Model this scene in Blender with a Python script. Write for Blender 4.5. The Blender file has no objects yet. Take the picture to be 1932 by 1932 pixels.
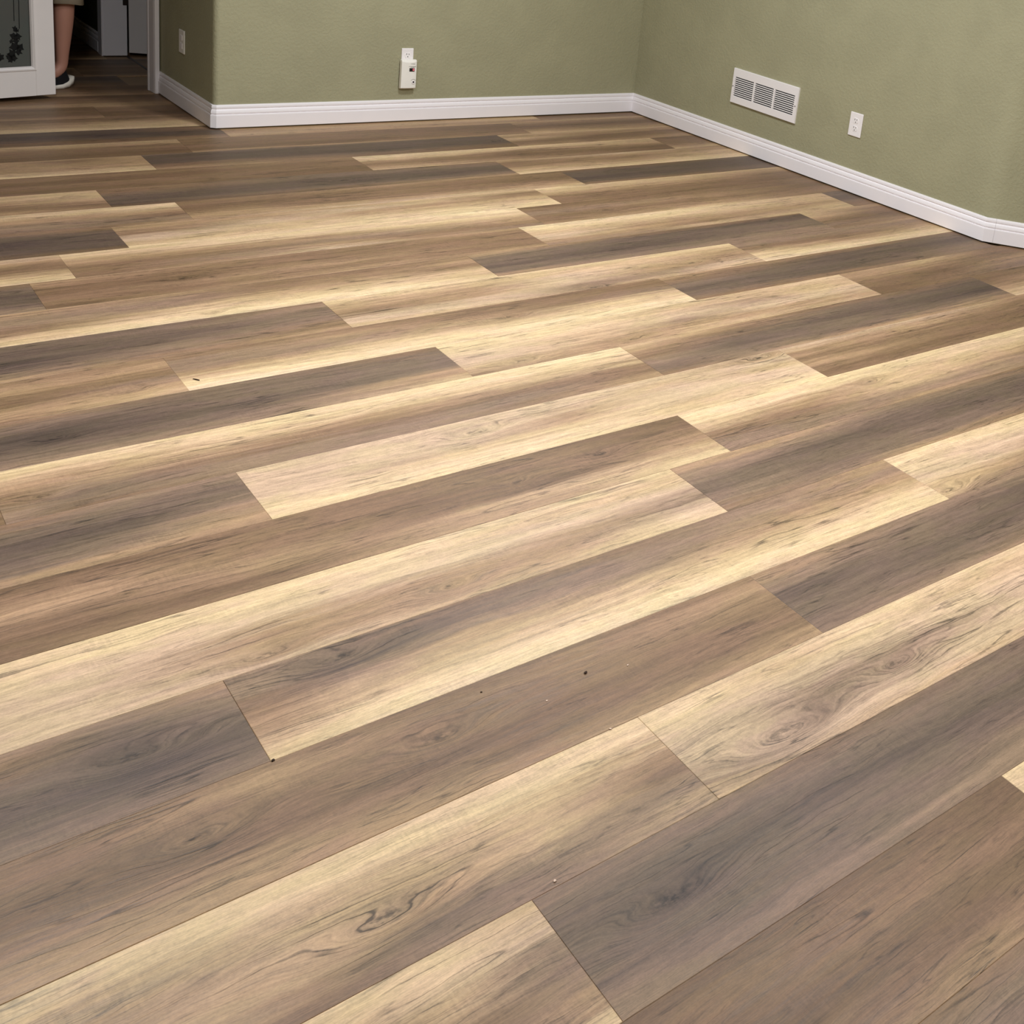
import bpy, bmesh, math, random
from mathutils import Vector, Matrix

S = bpy.context.scene
COL = S.collection
W = 0.2286                      # plank width in metres; the plan below is drawn in plank widths

# ------------------------------------------------------------------ camera
cam = bpy.data.cameras.new('camera')
cam.sensor_fit = 'HORIZONTAL'
cam.sensor_width = 36.0
cam.lens = 2235.95 / 1932 * 36.0
cam.shift_x = (966 - 1318.3) / 1932
cam.shift_y = (398.4 - 966) / 1932
cam.clip_start = 0.05
cam_ob = bpy.data.objects.new('camera', cam)
COL.objects.link(cam_ob)
RX = Vector((0.7660944729, -0.6313520756, 0.1203902618))
RY = Vector((-0.0897527546, -0.2905626631, -0.9526372772))
RZ = Vector((0.6364304374, 0.7190047951, -0.2792640382))
m = Matrix.Identity(4)
for i in range(3):
    m[i][0], m[i][1], m[i][2] = RX[i], -RY[i], -RZ[i]
m.translation = Vector((0.0, -3.85641, 6.45637)) * W
cam_ob.matrix_world = m
S.camera = cam_ob

# ------------------------------------------------------------------ world, exposure, lights
wd = bpy.data.worlds.new('world')
S.world = wd
wd.use_nodes = True
wd.node_tree.nodes['Background'].inputs[0].default_value = (0.02, 0.02, 0.022, 1)
wd.node_tree.nodes['Background'].inputs[1].default_value = 0.3
S.view_settings.view_transform = 'Standard'
S.view_settings.look = 'None'
S.view_settings.exposure = 0.0
S.view_settings.gamma = 1.0
S.view_settings.use_curve_mapping = False
S.cycles.use_denoising = True
S.cycles.max_bounces = 8
S.cycles.diffuse_bounces = 5
S.cycles.caustics_reflective = False
S.cycles.caustics_refractive = False

CEIL = 10.67
# ceiling lights: (x, y, power in watts)
LIGHTS = [(11.5, 13.5, 46.0), (11.5, 5.0, 34.0), (2.0, 8.0, 56.0), (13.2, -3.0, 60.0), (11.2, 26.0, 0.8)]
LIGHT_COL = (0.945, 0.99, 1.06)


def hexlin(r, g, b):
    def f(c):
        c /= 255.0
        return c / 12.92 if c <= 0.04045 else ((c + 0.055) / 1.055) ** 2.4
    return (f(r), f(g), f(b))


def V(x, y, z=0.0):
    return Vector((x * W, y * W, z * W))


# ------------------------------------------------------------------ node helpers
class N:
    """A small wrapper: expressions over shader sockets."""
    def __init__(self, nt, s):
        self.nt, self.s = nt, s

    def _m(self, op, *a):
        n = self.nt.nodes.new('ShaderNodeMath')
        n.operation = op
        for i, x in enumerate(a):
            if isinstance(x, N):
                self.nt.links.new(x.s, n.inputs[i])
            else:
                n.inputs[i].default_value = float(x)
        return N(self.nt, n.outputs[0])

    def __add__(self, o): return self._m('ADD', self, o)
    def __radd__(self, o): return self._m('ADD', o, self)
    def __sub__(self, o): return self._m('SUBTRACT', self, o)
    def __rsub__(self, o): return self._m('SUBTRACT', o, self)
    def __mul__(self, o): return self._m('MULTIPLY', self, o)
    def __rmul__(self, o): return self._m('MULTIPLY', o, self)
    def __truediv__(self, o): return self._m('DIVIDE', self, o)
    def __rtruediv__(self, o): return self._m('DIVIDE', o, self)
    def __pow__(self, o): return self._m('POWER', self, o)
    def exp(self): return self._m('EXPONENT', self)
    def abs(self): return self._m('ABSOLUTE', self)
    def sin(self): return self._m('SINE', self)
    def sat(self):
        r = self._m('ADD', self, 0.0)
        r.s.node.use_clamp = True
        return r

    def ramp(self, a, b, c=0.0, d=1.0):
        n = self.nt.nodes.new('ShaderNodeMapRange')
        n.interpolation_type = 'SMOOTHSTEP'
        self.nt.links.new(self.s, n.inputs[0])
        for i, x in zip((1, 2, 3, 4), (a, b, c, d)):
            n.inputs[i].default_value = x
        return N(self.nt, n.outputs[0])


def new_mat(name, rough=0.5, spec=0.5, color=(0.8, 0.8, 0.8)):
    mt = bpy.data.materials.new(name)
    mt.use_nodes = True
    b = mt.node_tree.nodes['Principled BSDF']
    b.inputs['Base Color'].default_value = (*color, 1)
    b.inputs['Roughness'].default_value = rough
    b.inputs['Specular IOR Level'].default_value = spec
    return mt, mt.node_tree, b


def vec(nt, x, y, z):
    n = nt.nodes.new('ShaderNodeCombineXYZ')
    for i, a in enumerate((x, y, z)):
        if isinstance(a, N):
            nt.links.new(a.s, n.inputs[i])
        else:
            n.inputs[i].default_value = a
    return n.outputs[0]


def noise(nt, v, scale=1.0, detail=2.0, rough=0.5, dist=0.0):
    n = nt.nodes.new('ShaderNodeTexNoise')
    n.inputs['Scale'].default_value = scale
    n.inputs['Detail'].default_value = detail
    n.inputs['Roughness'].default_value = rough
    n.inputs['Distortion'].default_value = dist
    if v is not None:
        nt.links.new(v, n.inputs['Vector'])
    return N(nt, n.outputs[0])


def objcoord(nt):
    tc = nt.nodes.new('ShaderNodeTexCoord')
    sp = nt.nodes.new('ShaderNodeSeparateXYZ')
    nt.links.new(tc.outputs['Object'], sp.inputs[0])
    return tc, N(nt, sp.outputs[0]), N(nt, sp.outputs[1]), N(nt, sp.outputs[2])


def bump(nt, b, h, strength, dist):
    n = nt.nodes.new('ShaderNodeBump')
    n.inputs['Strength'].default_value = strength
    n.inputs['Distance'].default_value = dist
    nt.links.new(h.s, n.inputs['Height'])
    nt.links.new(n.outputs[0], b.inputs['Normal'])


def mixcol(nt, f, a, bcol, mode='MIX'):
    n = nt.nodes.new('ShaderNodeMix')
    n.data_type = 'RGBA'
    n.blend_type = mode
    if isinstance(f, N):
        nt.links.new(f.s, n.inputs[0])
    else:
        n.inputs[0].default_value = f
    for i, x in ((6, a), (7, bcol)):
        if isinstance(x, bpy.types.NodeSocket):
            nt.links.new(x, n.inputs[i])
        else:
            n.inputs[i].default_value = (*x, 1)
    return n.outputs[2]


# ------------------------------------------------------------------ materials
def mat_plank():
    mt, nt, b = new_mat('plank_vinyl', 0.52, 0.35)
    tc, u, v, z = objcoord(nt)

    def prop(name):
        a = nt.nodes.new('ShaderNodeAttribute')
        a.attribute_type = 'OBJECT'
        a.attribute_name = name
        return N(nt, a.outputs['Fac'])
    seed = prop('seed')
    # grain field: across-plank coordinate, warped and bent round the knots
    w1 = noise(nt, vec(nt, u * 1.3, v * 7.0, seed), 1.0, 2.0)
    w2 = noise(nt, vec(nt, u * 8.0, v * 26.0, seed + 3.1), 1.0, 3.0, 0.55)
    field = v + (w1 - 0.5) * 0.045 + (w2 - 0.5) * 0.016
    kmask = None
    kcore = None
    for k in ('k1', 'k2'):
        du = u - prop(k + 'u')
        dv = v - prop(k + 'v')
        s = prop(k + 's') + 0.0001
        a = du / (s * 3.4)
        c = dv / s
        r2 = a * a + c * c
        g = (r2 * -1.0).exp()
        field = field - dv / (1.0 + r2) + g * s * 0.9
        big = (r2 * -0.16).exp()
        core = (r2 * -9.0).exp()
        on = (s * 100.0 - 0.1).sat()
        kmask = big * on if kmask is None else (kmask + big * on).sat()
        kcore = core * on if kcore is None else (kcore + core * on).sat()
    broad = noise(nt, vec(nt, u * 0.9, field * 34.0, seed + 1.0), 1.0, 2.0, 0.55)
    mid = noise(nt, vec(nt, u * 4.6, field * 120.0, seed + 2.0), 1.0, 3.0, 0.65)
    mott = noise(nt, vec(nt, u * 48.0, v * 95.0, seed + 17.0), 1.0, 4.0, 0.7)
    fine = noise(nt, vec(nt, u * 26.0, field * 620.0, seed + 4.0), 1.0, 2.0, 0.6)
    speck = noise(nt, vec(nt, u * 240.0, v * 420.0, seed), 1.0, 1.0)
    blotch = noise(nt, vec(nt, u * 5.0, v * 18.0, seed + 7.0), 1.0, 3.0, 0.55)
    tick = noise(nt, vec(nt, u * 190.0, v * 30.0, seed + 9.0), 1.0, 2.0)
    tickm = noise(nt, vec(nt, u * 6.0, v * 14.0, seed + 11.0), 1.0, 2.0).ramp(0.52, 0.66)
    # the printed tone bands: six columns from the far edge to the near edge, read at a wavy coordinate
    streak = noise(nt, vec(nt, u * 1.6, field * 70.0, seed + 13.0), 1.0, 3.0, 0.6)
    p = (1.0 - field / W + (streak - 0.5) * 0.42 + (w1 - 0.5) * 0.10) * 5.0
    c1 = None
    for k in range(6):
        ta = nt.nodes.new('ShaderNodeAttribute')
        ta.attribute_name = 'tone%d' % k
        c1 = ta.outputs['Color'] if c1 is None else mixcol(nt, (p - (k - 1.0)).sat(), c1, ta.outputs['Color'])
    # thin dark grain lines: narrow bands where a slow noise crosses a level
    def lines(fu, fv, so, width, m0, m1, mu, mv):
        cr = noise(nt, vec(nt, u * fu, field * fv, seed + so), 1.0, 1.5)
        crm = noise(nt, vec(nt, u * mu, v * mv, seed + so + 1.0), 1.0, 2.0).ramp(m0, m1)
        return (cr - 0.5).abs().ramp(0.0, width, 1.0, 0.0) * crm
    crack = lines(2.2, 42.0, 5.0, 0.022, 0.50, 0.64, 3.0, 9.0)
    hair = lines(5.0, 95.0, 15.0, 0.032, 0.46, 0.62, 5.0, 16.0)
    ring = ((field * 560.0).sin().abs() ** 7.0) * kmask * noise(nt, vec(nt, u * 9.0, v * 40.0, seed), 1.0, 2.0).ramp(0.38, 0.58)
    kcore = kcore * noise(nt, vec(nt, u * 60.0, v * 150.0, seed + 21.0), 1.0, 2.0).ramp(0.36, 0.60)
    bright = (broad - 0.5) * 0.55 + (mid - 0.5) * 0.80 + (fine - 0.5) * 0.70 + (speck - 0.5) * 0.34 + (mott - 0.5) * 0.46 \
        + (tick - 0.5) * tickm * 0.36
    bright = bright - crack * 0.50 - hair * 0.36 - ring * 0.25 - kcore * 0.55 - kmask * 0.05
    fac = (bright + 1.0)
    fac = fac._m('MAXIMUM', fac, 0.22)
    hue = mixcol(nt, blotch.ramp(0.36, 0.64), (1.03, 0.975, 1.02), (1.0, 0.998, 0.94))
    c1 = mixcol(nt, 1.0, c1, hue, 'MULTIPLY')
    sc = nt.nodes.new('ShaderNodeVectorMath')
    sc.operation = 'SCALE'
    nt.links.new(c1, sc.inputs[0])
    nt.links.new(fac.s, sc.inputs['Scale'])
    nt.links.new(sc.outputs[0], b.inputs['Base Color'])
    nt.links.new((0.50 + (mid - 0.5) * 0.25).s, b.inputs['Roughness'])
    bump(nt, b, fine * 0.5 + mid * 0.6 - crack * 0.8 - kcore * 0.6 + tick * tickm * 0.3, 0.22, 0.0012)
    return mt


def mat_wall(name, col, pscale=1.0):
    mt, nt, b = new_mat(name, 0.62, 0.25)
    tc, x, y, z = objcoord(nt)
    n1 = noise(nt, tc.outputs['Object'], 75.0, 3.0, 0.55)
    n2 = noise(nt, tc.outputs['Object'], 5.0, 2.0)
    n3 = noise(nt, tc.outputs['Object'], 22.0, 2.0, 0.5)
    c = mixcol(nt, n2.ramp(0.35, 0.65), tuple(k * 0.97 for k in col), tuple(k * 1.03 for k in col))
    nt.links.new(c, b.inputs['Base Color'])
    bump(nt, b, n1.ramp(0.38, 0.66) + n3 * 0.8, 0.30 * pscale, 0.0022)
    return mt


def mat_paint(name, col, rough=0.35, spec=0.5, mottle=0.03):
    mt, nt, b = new_mat(name, rough, spec)
    tc, x, y, z = objcoord(nt)
    n2 = noise(nt, tc.outputs['Object'], 9.0, 3.0)
    c = mixcol(nt, n2, tuple(k * (1 - mottle) for k in col), tuple(min(1, k * (1 + mottle)) for k in col))
    nt.links.new(c, b.inputs['Base Color'])
    n1 = noise(nt, tc.outputs['Object'], 160.0, 2.0)
    bump(nt, b, n1, 0.06, 0.0006)
    return mt


def mat_emit(name, col, strength):
    mt = bpy.data.materials.new(name)
    mt.use_nodes = True
    nt = mt.node_tree
    nt.nodes.clear()
    e = nt.nodes.new('ShaderNodeEmission')
    e.inputs[0].default_value = (*col, 1)
    e.inputs[1].default_value = strength
    o = nt.nodes.new('ShaderNodeOutputMaterial')
    nt.links.new(e.outputs[0], o.inputs[0])
    return mt


M = {}
M['plank'] = mat_plank()
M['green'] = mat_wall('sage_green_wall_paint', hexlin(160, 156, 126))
M['green_shaded'] = mat_wall('sage_green_wall_shaded', hexlin(72, 70, 50))  # wall green darkened: the hall's gloom is put into the colour
M['ceil'] = mat_wall('ceiling_paint', hexlin(214, 208, 196), 0.6)
M['trim'] = mat_paint('white_trim_paint', hexlin(242, 237, 238), 0.32, 0.5, 0.02)
M['door'] = mat_paint('white_door_paint', hexlin(226, 219, 214), 0.40, 0.4, 0.03)
M['plastic'] = mat_paint('white_plastic', hexlin(240, 235, 233), 0.35, 0.5, 0.01)
M['ivory'] = mat_paint('warm_white_plastic', hexlin(240, 236, 226), 0.40, 0.4, 0.02)
M['black'] = mat_paint('black_plastic', (0.008, 0.007, 0.007), 0.4, 0.4)
M['duct_shade'] = mat_paint('duct_shade_black', (0.012, 0.011, 0.012), 0.8, 0.1)  # near-black colour standing in for the shade inside the vent
M['grey'] = mat_paint('grey_print', hexlin(150, 150, 142), 0.6, 0.2)
M['metal'] = mat_paint('dark_bronze_metal', hexlin(46, 32, 26), 0.45, 0.5)
M['slab'] = mat_paint('subfloor_brown', hexlin(150, 126, 100), 0.6, 0.3, 0.15)
M['skin'] = mat_paint('skin', hexlin(178, 128, 108), 0.55, 0.35, 0.08)
M['shorts'] = mat_paint('khaki_cloth', hexlin(168, 156, 136), 0.85, 0.15, 0.08)
M['shirt'] = mat_paint('grey_shirt_cloth', hexlin(96, 98, 104), 0.9, 0.1, 0.08)
M['hair'] = mat_paint('dark_brown_hair', hexlin(58, 42, 32), 0.6, 0.3, 0.2)
M['shoe'] = mat_paint('black_knit_shoe', (0.012, 0.011, 0.012), 0.85, 0.15, 0.2)
M['sole'] = mat_paint('white_foam_sole', hexlin(226, 218, 204), 0.6, 0.3, 0.05)
M['etch'] = mat_paint('dark_etched_print', (0.012, 0.012, 0.011), 0.7, 0.1, 0.2)
M['led'] = mat_emit('red_led_digit', (1.0, 0.20, 0.24), 1.5)
M['lamp'] = None


def mat_glass():
    mt, nt, b = new_mat('frosted_glass', 0.45, 0.5, hexlin(92, 94, 90))
    tc, x, y, z = objcoord(nt)
    n = noise(nt, tc.outputs['Object'], 6.0, 2.0)
    c = mixcol(nt, n, hexlin(124, 118, 112), hexlin(114, 126, 118))
    nt.links.new(c, b.inputs['Base Color'])
    b.inputs['Transmission Weight'].default_value = 0.55
    b.inputs['IOR'].default_value = 1.3
    return mt


M['glass'] = mat_glass()


# ------------------------------------------------------------------ mesh helpers
def link_obj(name, me, mat, parent=None, smooth=False):
    o = bpy.data.objects.new(name, me)
    COL.objects.link(o)
    if mat is not None:
        me.materials.append(mat)
    if smooth:
        for p in me.polygons:
            p.use_smooth = True
    if parent is not None:
        o.parent = parent
    return o


def from_bm(name, bm, mat, parent=None, smooth=False):
    me = bpy.data.meshes.new(name)
    bmesh.ops.recalc_face_normals(bm, faces=bm.faces)
    bm.to_mesh(me)
    bm.free()
    return link_obj(name, me, mat, parent, smooth)


def thing(name, label, cat, loc=(0, 0, 0), rotz=0.0, group=None):
    o = bpy.data.objects.new(name, None)
    COL.objects.link(o)
    o.empty_display_size = 0.05
    o.location = loc
    o.rotation_euler = (0, 0, rotz)
    o['label'] = label
    o['category'] = cat
    if group:
        o['group'] = group
    return o


def tag(o, label, cat, group=None):
    o['label'] = label
    o['category'] = cat
    if group:
        o['group'] = group
    return o


def struct(o):
    o['kind'] = 'structure'
    return o


def bm_box(bm, x0, x1, y0, y1, z0, z1, bev=0.0, seg=1):
    r = bmesh.ops.create_cube(bm, size=1.0)
    vs = r['verts']
    for v in vs:
        v.co = Vector((x0 + (v.co.x + .5) * (x1 - x0), y0 + (v.co.y + .5) * (y1 - y0), z0 + (v.co.z + .5) * (z1 - z0)))
    if bev > 0:
        es = list({e for v in vs for e in v.link_edges})
        bmesh.ops.bevel(bm, geom=es, offset=bev, segments=seg, affect='EDGES', profile=0.5)
    return bm


def box(name, x0, x1, y0, y1, z0, z1, mat, parent=None, bev=0.0, seg=1, smooth=False):
    bm = bmesh.new()
    bm_box(bm, x0, x1, y0, y1, z0, z1, bev, seg)
    return from_bm(name, bm, mat, parent, smooth)


def prism(name, pts, z0, z1, mat, parent=None):
    """Vertical prism from a plan polygon (points in plank widths)."""
    bm = bmesh.new()
    lo = [bm.verts.new(V(x, y, z0)) for x, y in pts]
    hi = [bm.verts.new(V(x, y, z1)) for x, y in pts]
    bm.faces.new(lo[::-1])
    bm.faces.new(hi)
    n = len(pts)
    for i in range(n):
        bm.faces.new((lo[i], lo[(i + 1) % n], hi[(i + 1) % n], hi[i]))
    return from_bm(name, bm, mat, parent)


def bm_cyl(bm, c, r, d0, d1, axis='y', n=16):
    """Cylinder along an axis from d0 to d1, centred at c in the other two."""
    ring0, ring1 = [], []
    for i in range(n):
        a = 2 * math.pi * i / n
        p, q = c[0] + r * math.cos(a), c[1] + r * math.sin(a)
        for lst, d in ((ring0, d0), (ring1, d1)):
            co = {'y': (p, d, q), 'x': (d, p, q), 'z': (p, q, d)}[axis]
            lst.append(bm.verts.new(co))
    bm.faces.new(ring0)
    bm.faces.new(ring1[::-1])
    for i in range(n):
        bm.faces.new((ring0[i], ring0[(i + 1) % n], ring1[(i + 1) % n], ring1[i]))


# ------------------------------------------------------------------ room plan (plank widths)
# front face line of the baseboards, measured on the floor
SIDE0, SIDE1 = (7.955, 24.45), (8.026, 20.684)
CH1 = (8.125, 20.615)
BACK1 = (18.751, 20.482)
RIGHT1 = (19.13, 9.27)
DIAG1 = (22.0, 5.75)
BLIFT = 0.020
BT = 0.066                       # baseboard thickness
WT = 0.60                        # wall thickness


def nrm(a, b):
    d = Vector((b[0] - a[0], b[1] - a[1]))
    d.normalize()
    return Vector((-d.y, d.x))   # left of travel


PATH = [SIDE0, SIDE1, CH1, BACK1, RIGHT1, DIAG1]


def offset_path(path, t):
    out = []
    for i, p in enumerate(path):
        ns = []
        if i > 0:
            ns.append(nrm(path[i - 1], p))
        if i < len(path) - 1:
            ns.append(nrm(p, path[i + 1]))
        if len(ns) == 1:
            q = Vector(p) + ns[0] * t
        else:
            k = (ns[0] + ns[1])
            k = k / (1 + ns[0].dot(ns[1]))
            q = Vector(p) + k * t
        out.append((q.x, q.y))
    return out


WALLF = offset_path(PATH, BT)    # wall faces lie behind the baseboards
WS0, WS1, WCH, WB1, WR1, WD1 = WALLF

# floor slab and ceiling
floor = struct(prism('floor', [(-8, -10), (26, -10), (26, 36), (-8, 36)], -0.6, -0.028, M['slab']))
struct(prism('ceiling', [(-8, -10), (26, -10), (26, 36), (-8, 36)], CEIL, CEIL + 0.5, M['ceil']))

# side wall (return beside the hall) and back wall, meeting in a rounded corner
corner = []
R = 0.11
d1 = Vector((WS0[0] - WS1[0], WS0[1] - WS1[1])).normalized()
d2 = Vector((WB1[0] - WCH[0], WB1[1] - WCH[1])).normalized()
cx = Vector(WALLF[1]) * 0.5 + Vector(WALLF[2]) * 0.5
# true corner of the two wall faces
def isect(p, d, q, e):
    t = ((q[0] - p[0]) * e.y - (q[1] - p[1]) * e.x) / (d.x * e.y - d.y * e.x)
    return Vector((p[0] + d.x * t, p[1] + d.y * t))
K = isect(Vector(WS0), d1, Vector(WB1), d2)
ctr = K + d1 * R + d2 * R
a0, a1 = ctr - d2 * R, ctr - d1 * R
for i in range(7):
    t = i / 6 * math.pi / 2
    corner.append(tuple(ctr - d2 * R * math.cos(t) - d1 * R * math.sin(t)))
mid = len(corner) // 2
side_poly = [WS0] + corner[:mid + 1] + [(K.x + WT, K.y + WT), (WS0[0] + WT, WS0[1])]
struct(prism('wall_side', side_poly, 0, CEIL, M['green']))
back_poly = corner[mid:] + [WB1, (WB1[0] + 0.02, WB1[1] + WT), (K.x + WT, K.y + WT)]
struct(prism('wall_back', back_poly, 0, CEIL, M['green']))
# the obtuse outside corner is rounded over
dR = Vector((WB1[0] - WR1[0], WB1[1] - WR1[1])).normalized()
dD = Vector((WD1[0] - WR1[0], WD1[1] - WR1[1])).normalized()
q0, q1, q2 = Vector(WR1) + dR * .26, Vector(WR1), Vector(WR1) + dD * .26
rnd_pts = [tuple(q0 * (1 - t) ** 2 + q1 * 2 * t * (1 - t) + q2 * t * t) for t in [i / 16 for i in range(17)]]
struct(prism('wall_right', [WB1] + rnd_pts[:9] + [(WR1[0] + WT, WR1[1] + .25), (WB1[0] + WT, WB1[1] + WT), (WB1[0] + .02, WB1[1] + WT)], 0, CEIL, M['green']))
struct(prism('wall_diagonal', rnd_pts[8:] + [WD1, (WD1[0] + .5, WD1[1] + .4), (WR1[0] + WT, WR1[1] + .25)], 0, CEIL, M['green']))
# the unseen rest of the room
struct(prism('wall_bay', [WD1, (24, 4.5), (24, -9), (24.6, -9), (24.6, 5), (WD1[0] + .5, WD1[1] + .4)], 0, CEIL, M['green']))
struct(prism('wall_rear', [(-7, -9.6), (24.6, -9.6), (24.6, -9), (-7, -9)], 0, CEIL, M['green']))
struct(prism('wall_left', [(-7, -9), (-6.4, -9), (-6.4, 15), (-7, 15)], 0, CEIL, M['green']))
struct(prism('wall_front', [(-7, 15), (2.5, 15), (2.5, 19.5), (1.9, 19.5), (1.9, 15.6), (-7, 15.6)], 0, CEIL, M['green']))
# hall
struct(prism('wall_hall_left', [(1.9, 23.0), (2.45, 23.0), (2.45, 35), (1.9, 35)], 0, CEIL, M['green_shaded']))
struct(prism('wall_hall_end', [(1.9, 35), (14, 35), (14, 35.6), (1.9, 35.6)], 0, CEIL, M['green_shaded']))
struct(prism('wall_study', [(-3, 15.7), (-3.5, 15.7), (-3.5, 24), (1.85, 24), (1.85, 23.5), (-3, 23.5)], 0, CEIL, M['green_shaded']))
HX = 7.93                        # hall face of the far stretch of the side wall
struct(prism('wall_hall_side', [(HX, 28.46), (HX + .54, 28.46), (HX + .54, 35), (HX, 35)], 0, CEIL, M['green_shaded']))
struct(prism('wall_over_doorway', [(7.98, 24.46), (8.5, 24.46), (8.5, 28.44), (7.98, 28.44)], 9.0, CEIL, M['green_shaded']))
struct(prism('wall_bath', [(8.6, 24.2), (14, 24.2), (14, 35), (13.4, 35), (13.4, 24.8), (8.6, 24.8)], 0, CEIL, M['green_shaded']))

# baseboards: one moulded profile swept along mitred runs
PROF = [(0.0, 0.012), (1.0, 0.012), (1.0, 0.268), (0.93, 0.286), (0.60, 0.288), (0.58, 0.302), (0.84, 0.312), (0.83, 0.335),
        (0.70, 0.372), (0.56, 0.392), (0.36, 0.396), (0.36, 0.412), (0.55, 0.420), (0.53, 0.455), (0.40, 0.484), (0.0, 0.490)]


def sweep(name, outer, inner, i0, i1, mat):
    """Sweep PROF between path points i0..i1: outer = front line, inner = wall line."""
    bm = bmesh.new()
    rings = []
    for i in range(i0, i1 + 1):
        o, w = Vector(outer[i]), Vector(inner[i])
        ring = []
        for d, h in PROF:
            p = w + (o - w) * d
            ring.append(bm.verts.new(V(p.x, p.y, h + BLIFT)))
        rings.append(ring)
    n = len(PROF)
    for a, b in zip(rings[:-1], rings[1:]):
        for k in range(n):
            bm.faces.new((a[k], a[(k + 1) % n], b[(k + 1) % n], b[k]))
    bm.faces.new(rings[0])
    bm.faces.new(rings[-1][::-1])
    return struct(from_bm(name, bm, mat))


sweep('baseboard_side', PATH, WALLF, 0, 1, M['trim'])
sweep('baseboard_corner', PATH, WALLF, 1, 2, M['trim'])
sweep('baseboard_back', PATH, WALLF, 2, 3, M['trim'])
sweep('baseboard_right', PATH, WALLF, 3, 4, M['trim'])
# at the obtuse turn a short filler piece sits between the two long runs
dg = Vector((DIAG1[0] - RIGHT1[0], DIAG1[1] - RIGHT1[1])).normalized()
F1 = (RIGHT1[0] + dg.x * 0.20, RIGHT1[1] + dg.y * 0.20)
gap = 0.003
F1b = (F1[0] + dg.x * gap, F1[1] + dg.y * gap)
nd = nrm(RIGHT1, DIAG1)
pf = [RIGHT1, F1]
wf = [WR1, tuple(Vector(F1) + nd * BT)]
sweep('baseboard_filler', pf, wf, 0, 1, M['trim'])
sweep('baseboard_front', [(-6.4, 15 - BT), (2.5 + BT, 15 - BT), (2.5 + BT, 19.4)], [(-6.4, 15), (2.5, 15), (2.5, 19.4)], 0, 2, M['trim'])
sweep('baseboard_left', [(-6.4 + BT, -9), (-6.4 + BT, 15)], [(-6.4, -9), (-6.4, 15)], 0, 1, M['trim'])
sweep('baseboard_diagonal', [F1b, DIAG1], [tuple(Vector(F1b) + nd * BT), WD1], 0, 1, M['trim'])
# far hall baseboard
sweep('baseboard_hall', [(HX - BT, 34.9), (HX - BT, 28.75)], [(HX, 34.9), (HX, 28.75)], 0, 1, M['trim'])

# ------------------------------------------------------------------ floor planks
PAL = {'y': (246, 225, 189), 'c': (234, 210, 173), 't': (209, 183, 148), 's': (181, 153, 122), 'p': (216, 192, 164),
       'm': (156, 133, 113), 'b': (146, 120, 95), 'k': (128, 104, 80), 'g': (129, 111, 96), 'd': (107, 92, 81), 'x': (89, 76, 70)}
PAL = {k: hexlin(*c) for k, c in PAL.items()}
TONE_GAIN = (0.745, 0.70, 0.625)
LN = 7.62
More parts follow.
